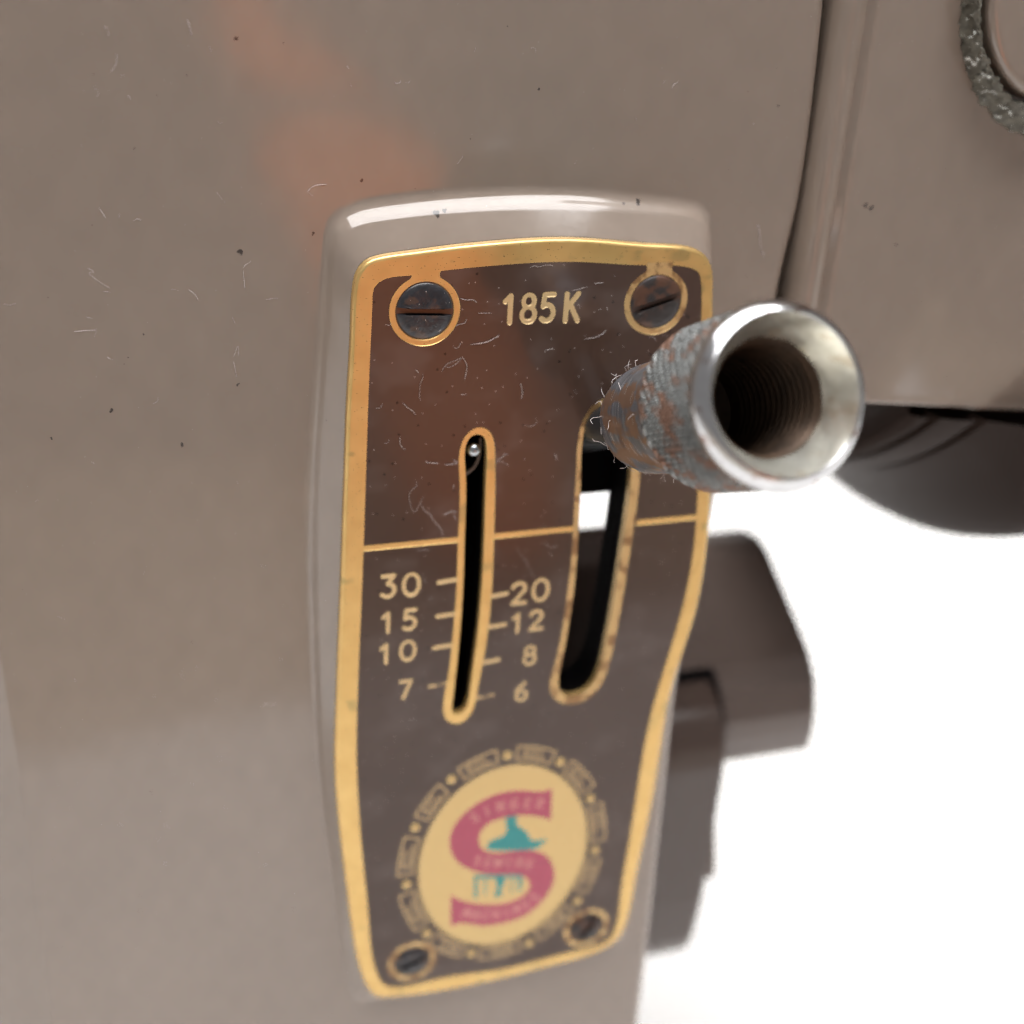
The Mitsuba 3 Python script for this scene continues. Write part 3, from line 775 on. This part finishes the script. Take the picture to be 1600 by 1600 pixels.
motor_p = [(75, -86), (31.5, -85.6), (29.2, -84.2), (28.7, -80), (29.1, -76.6), (30.6, -71.8), (33.6, -68.6), (38.6, -65.6), (45, -62.1), (50.4, -59.1), (54, -58.4), (59, -59.4), (66, -64), (72, -72), (75, -80)]
put(f'{M}__motor', bar(motor_p, 4, 60.4, 1.2), 'brown_enamel', smooth=40, label='dark brown motor housing behind the pillar')
brk_p = [(44, -127), (34.3, -125.8), (28.5, -121), (26.3, -116.1), (25.1, -106.8), (24.8, -98.8), (24.6, -88.5), (24.5, -81.1), (25.6, -74.9), (29.1, -71.4), (35, -70.3), (44, -73)]
dark_blk = bar([(36, -112), (26, -112), (25, -62), (25.4, -51), (27.5, -45.5), (31, -43.6), (36, -43.4)], 6, 29.5, 1.5)
put(f'{M}__slot_dark_block', dark_blk, 'wheel_brown', smooth=40)  # added dark block that darkens the view through the wide slot
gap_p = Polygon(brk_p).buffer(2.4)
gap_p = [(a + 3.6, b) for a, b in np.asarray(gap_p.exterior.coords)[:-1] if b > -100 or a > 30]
put(f'{M}__bracket_shade_gap', bar(gap_p, 14, 43.4, 6.0, 10), 'iron_and_shade_black', smooth=40)  # black shape behind the bracket, standing in for the shadow gap
brk_p = [(a - 1.8, b + 1.0) for a, b in brk_p]
put(f'{M}__motor_bracket', bar(brk_p, 14, 41.8, 7.5, 12), 'bracket_brown', smooth=40, label='dark brown upright bracket with rounded top in front of the motor')
clip = grid([np.array([(x, y, z) for y, z in [(29.5, -84.5), (28.6, -88), (28.3, -91), (27.2, -95), (25.8, -99.5), (25.6, -101.5)]]) for x in (41.5, 42.5, 43.3)])
clip.vertices[:, 1] -= 2.6
cl2 = clip.copy()
cl2.vertices[:, 1] += .8
put(f'{M}__wire_clip', trimesh.util.concatenate([clip, cl2]), 'brown_enamel', smooth=30, label='thin clip at the edge of the motor bracket')

# ================================================================ lint
LINT_PLATE = [[(-10.17, -6.3), (-9.89, -5.51), (-9.05, -5.18), (-8.09, -4.8), (-8.44, -5.34), (-9.52, -5.9), (-9.89, -5.51)], [(-8.09, -4.8), (-7.7, -5.38), (-7.55, -6.13), (-7.82, -7.18)], [(-12.78, -5.85), (-12.47, -6.17)],
              [(-12.11, -6.25), (-11.98, -6.69), (-12.32, -7.23), (-12.31, -7.98), (-12.38, -8.6), (-12.16, -9.18)], [(-14.03, -9.19), (-13.48, -9.79), (-12.99, -10.08), (-12.67, -10.54)], [(-7.35, -3.55), (-5.83, -3.43), (-4.86, -3.05), (-4.45, -2.7)],
              [(-6.7, -.42), (-6.09, -.42), (-5.36, -.45)], [(-8.56, 1.14), (-7.96, .94), (-7.24, .97), (-6.86, .66)], [(-1.91, -7.97), (-1.67, -8.75), (-1.69, -9.52)], [(-8.13, -8.68), (-7.51, -8.71)],
              [(-14.23, -12.78), (-14.22, -13.75), (-13.6, -14.23)], [(-11.5, -15.75), (-10.14, -15.99)], [(-12.5, -17.72), (-12.27, -18.3), (-13.1, -18.79), (-13.23, -19.56), (-12.84, -20.95), (-12.56, -21.32), (-12.12, -20.68), (-11.62, -19.48)],
              [(-11.91, -20.36), (-11.47, -21.31), (-10.82, -21.6), (-10.59, -22.42), (-9.71, -23.32), (-9.41, -24.51)], [(-9.43, -21.84), (-8.7, -21.52), (-8.05, -21.63)], [(-4.19, -16.4), (-3.56, -16.22), (-2.66, -16.86)],
              [(-4.09, -16.29), (-3.37, -15.68), (-2.84, -15.49)], [(-8.69, -15.7), (-7.93, -16.16), (-9.51, -16.19)], [(-1.7, 3.93), (-1.23, 4.15), (-.85, 3.96), (-.37, 4.12), (.49, 4.16), (.81, 3.91)], [(2.8, 1.51), (3.55, 1.61), (4.11, 1.77)],
              [(4.62, -3.56), (5.89, -3.36), (6.51, -3.08), (6.87, -2.72)], [(5.84, -.55), (6.15, -.5)], [(6.65, -.34), (6.87, -.66)], [(5.15, 2.16), (6.04, 2.19)], [(-1.21, -26.69), (-.22, -28.15), (1.02, -30.45)]]
LINT_BODY = [[(-39.18, 24.5), (-38.85, 24.1), (-38.91, 23.7)], [(-38.33, 22.24), (-38.4, 21.4), (-38.96, 20.81)], [(-32.38, 25.19), (-32.05, 23.92)], [(-30.62, 23.04), (-30.5, 22.65)], [(-37.66, 19.0), (-37.42, 18.61)], [(-40.81, 9.33), (-40.34, 8.48)],
             [(-38.04, 8.15), (-37.6, 8.4), (-37.35, 8.2)], [(-42.34, 4.06), (-41.55, 3.59), (-42.38, 3.62), (-41.35, 2.7), (-40.43, 2.08)], [(-33.51, 1.69), (-33.0, 1.3), (-32.7, .66)], [(-26.5, .52), (-25.29, .63)], [(-42.73, -.54), (-42.19, -.71)],
             [(-41.23, -4.44), (-40.77, -4.78)], [(-29.69, -1.07), (-29.42, -1.71)], [(-29.7, -5.03), (-29.19, -3.62), (-29.24, -4.9)], [(-22.41, 10.53), (-21.96, 11.11), (-20.63, 11.24)], [(-22.3, 10.5), (-21.95, 10.2)], [(-29.72, -5.52), (-29.48, -7.15)],
             [(-18.72, 21.68), (-18.58, 21.41)], [(-18.38, 20.18), (-18.29, 19.9)], [(-28.49, 3.35), (-28.4, 1.67)], [(-43.96, -1.85), (-42.0, -1.78)], [(-48.95, -18.54), (-48.59, -18.4)], [(-41.01, 1.8), (-40.46, 1.72)]]
LINT_BODY += [[(24.4, 6.9), (24.9, 5.4), (25.1, 4.6), (25.7, 3.3)], [(24.5, 6.7), (24.8, 5.9)], [(35.2, 27.6), (34.9, 26.9), (34.4, 26.2), (35.6, 26.4), (36.0, 26.1)], [(36.6, 16), (37.2, 15.6)]]
fib = []


def strand(p2, y, r, seed):
    g = np.random.default_rng(seed)
    p = chaikin(np.asarray(p2, float), 3, False)
    yy = y - .03 - .12 * np.abs(np.sin(np.linspace(0, 3 + g.random() * 3, len(p))))
    p = np.c_[p[:, 0], yy, p[:, 1]]
    fib.append(tube(p, r * np.interp(np.linspace(0, 1, len(p)), [0, .2, .8, 1], [.4, 1, 1, .4]) * (.6 + .7 * g.random(len(p))), 5))


for i, l in enumerate(LINT_PLATE):
    strand(l, .05, .012 + .007 * (i % 3), i)
for i, l in enumerate(LINT_BODY):
    strand(l, 4.02, .016 + .006 * (i % 3), 100 + i)
for i in range(150):                          # short loose fibres and crumbs
    if i < 40:
        x, z = rng.uniform(-16.5, 16), rng.uniform(-30, 3) if i < 33 else rng.uniform(-52, -25)
        if P1o.buffer(.3).contains(Point(x, z)) or slot2_ring.buffer(.3).contains(Point(x, z)) or not inner_poly.contains(Point(x, z)):
            continue
        y = .07
    else:
        x, z = rng.uniform(-50, 26), rng.uniform(-70, 28)
        if Polygon(FT).buffer(1.5).contains(Point(x, z)) or (x > 15 and z < 12):
            continue
        y = float(face_y(z))
    n = rng.integers(2, 5)
    a = rng.uniform(0, 6.3)
    L = rng.uniform(.06, .30) if rng.random() < .7 else rng.uniform(.3, .65)
    p = [(x, z)]
    for _ in range(n):
        a += rng.normal(0, .8)
        p.append((p[-1][0] + L * math.cos(a), p[-1][1] + L * math.sin(a)))
    strand(p, y, rng.uniform(.009, .019), 1000 + i)
for i in range(60):                           # fuzz caught on the neck of the lever
    s = rng.uniform(8.2, 13) if i < 38 else rng.uniform(13, 25)
    th = rng.uniform(0, 6.3) if i < 38 else rng.uniform(1.2, 5.2)
    e1, e2 = np.array([1., 0, 0]), np.cross(D, [1., 0, 0])
    r0 = np.interp(s, [9.0, 9.8, 10.8, 12.6], [2.3, 3.2, 4.6, 5.2])
    p = [B0 + D * s + r0 * (math.cos(th) * e1 + math.sin(th) * e2)]
    v = rng.normal(size=3)
    for _ in range(5):
        v += rng.normal(size=3) * .7
        v /= np.linalg.norm(v)
        q = p[-1] + v * rng.uniform(.2, .5)
        rel = q - B0
        ax = rel @ D
        rad = rel - ax * D
        rl = np.linalg.norm(rad)
        rr0 = np.interp(ax, [9.0, 9.8, 10.8, 12.6, 25.8, 26.1], [2.3, 3.2, 4.6, 5.36, 5.36, 7.3])
        if rl < rr0 + .03:
            q = B0 + ax * D + rad / max(rl, 1e-6) * (rr0 + .05)
        p.append(q)
    fib.append(tube(chaikin(p, 2, False), .026, 5))
put('lint', trimesh.util.concatenate(fib), 'lint_white', smooth=True)
labels['lint'] = {'label': 'fine pale lint fibres and dust lying on the plate, paint and lever', 'kind': 'stuff'}

# ================================================================ behind the camera: what the gloss reflects, and the lamp
def drape(poly, y, seed):
    g = Polygon(chaikin(poly, 1)).buffer(0)
    x0, z0, x1, z1 = g.bounds
    vv, f_ = trimesh.creation.triangulate_polygon(g, engine='earcut')
    ms = trimesh.creation.extrude_polygon(g, 4, engine='earcut')
    v = np.asarray(ms.vertices)
    ms = trimesh.Trimesh(np.c_[v[:, 0], y - v[:, 2] + 2, v[:, 1]], ms.faces)
    for _ in range(2):
        ms = ms.subdivide()
    v = np.array(ms.vertices)
    v[:, 1] += 5 * np.sin(v[:, 0] * .11 + seed) + 3 * np.sin(v[:, 2] * .05 + v[:, 0] * .05) - (v[:, 2] + 100) * .75
    return trimesh.Trimesh(v, ms.faces, process=False)


gar = [drape([(12, 46), (22, 46), (35, 0), (47, -14), (72, -35), (42, -31), (15, -31)], -350, 0), drape([(24, -70), (25, -47), (64, -42), (92, -59), (122, -150), (112, -186), (66, -186), (36, -80)], -350, 2)]
put('orange_garment', trimesh.util.concatenate(gar), 'orange_cloth', smooth=50)
labels['orange_garment'] = {'label': 'orange garment in front of the machine, seen only as reflections in its gloss', 'category': 'clothing'}
LX, LY, LZ, LW, LD = 10., -20., 760., 420., 420.
panel = trimesh.Trimesh([(LX - LW, LY - LD, LZ), (LX + LW, LY - LD, LZ), (LX + LW, LY + LD, LZ), (LX - LW, LY + LD, LZ)], [[0, 2, 1], [0, 3, 2]])
put('overhead_lamp__diffuser', panel, 'lamp_case', emitter={'type': 'area', 'radiance': rgb(LAMP, LAMP * .99, LAMP * .985)})
case = trimesh.creation.box((2 * LW + 20, 2 * LD + 20, 40))
case.apply_translation((LX, LY, LZ + 23))
put('overhead_lamp__case', case, 'lamp_case')
labels['overhead_lamp'] = {'label': 'broad white overhead lamp above the machine, out of the picture', 'category': 'lamp'}
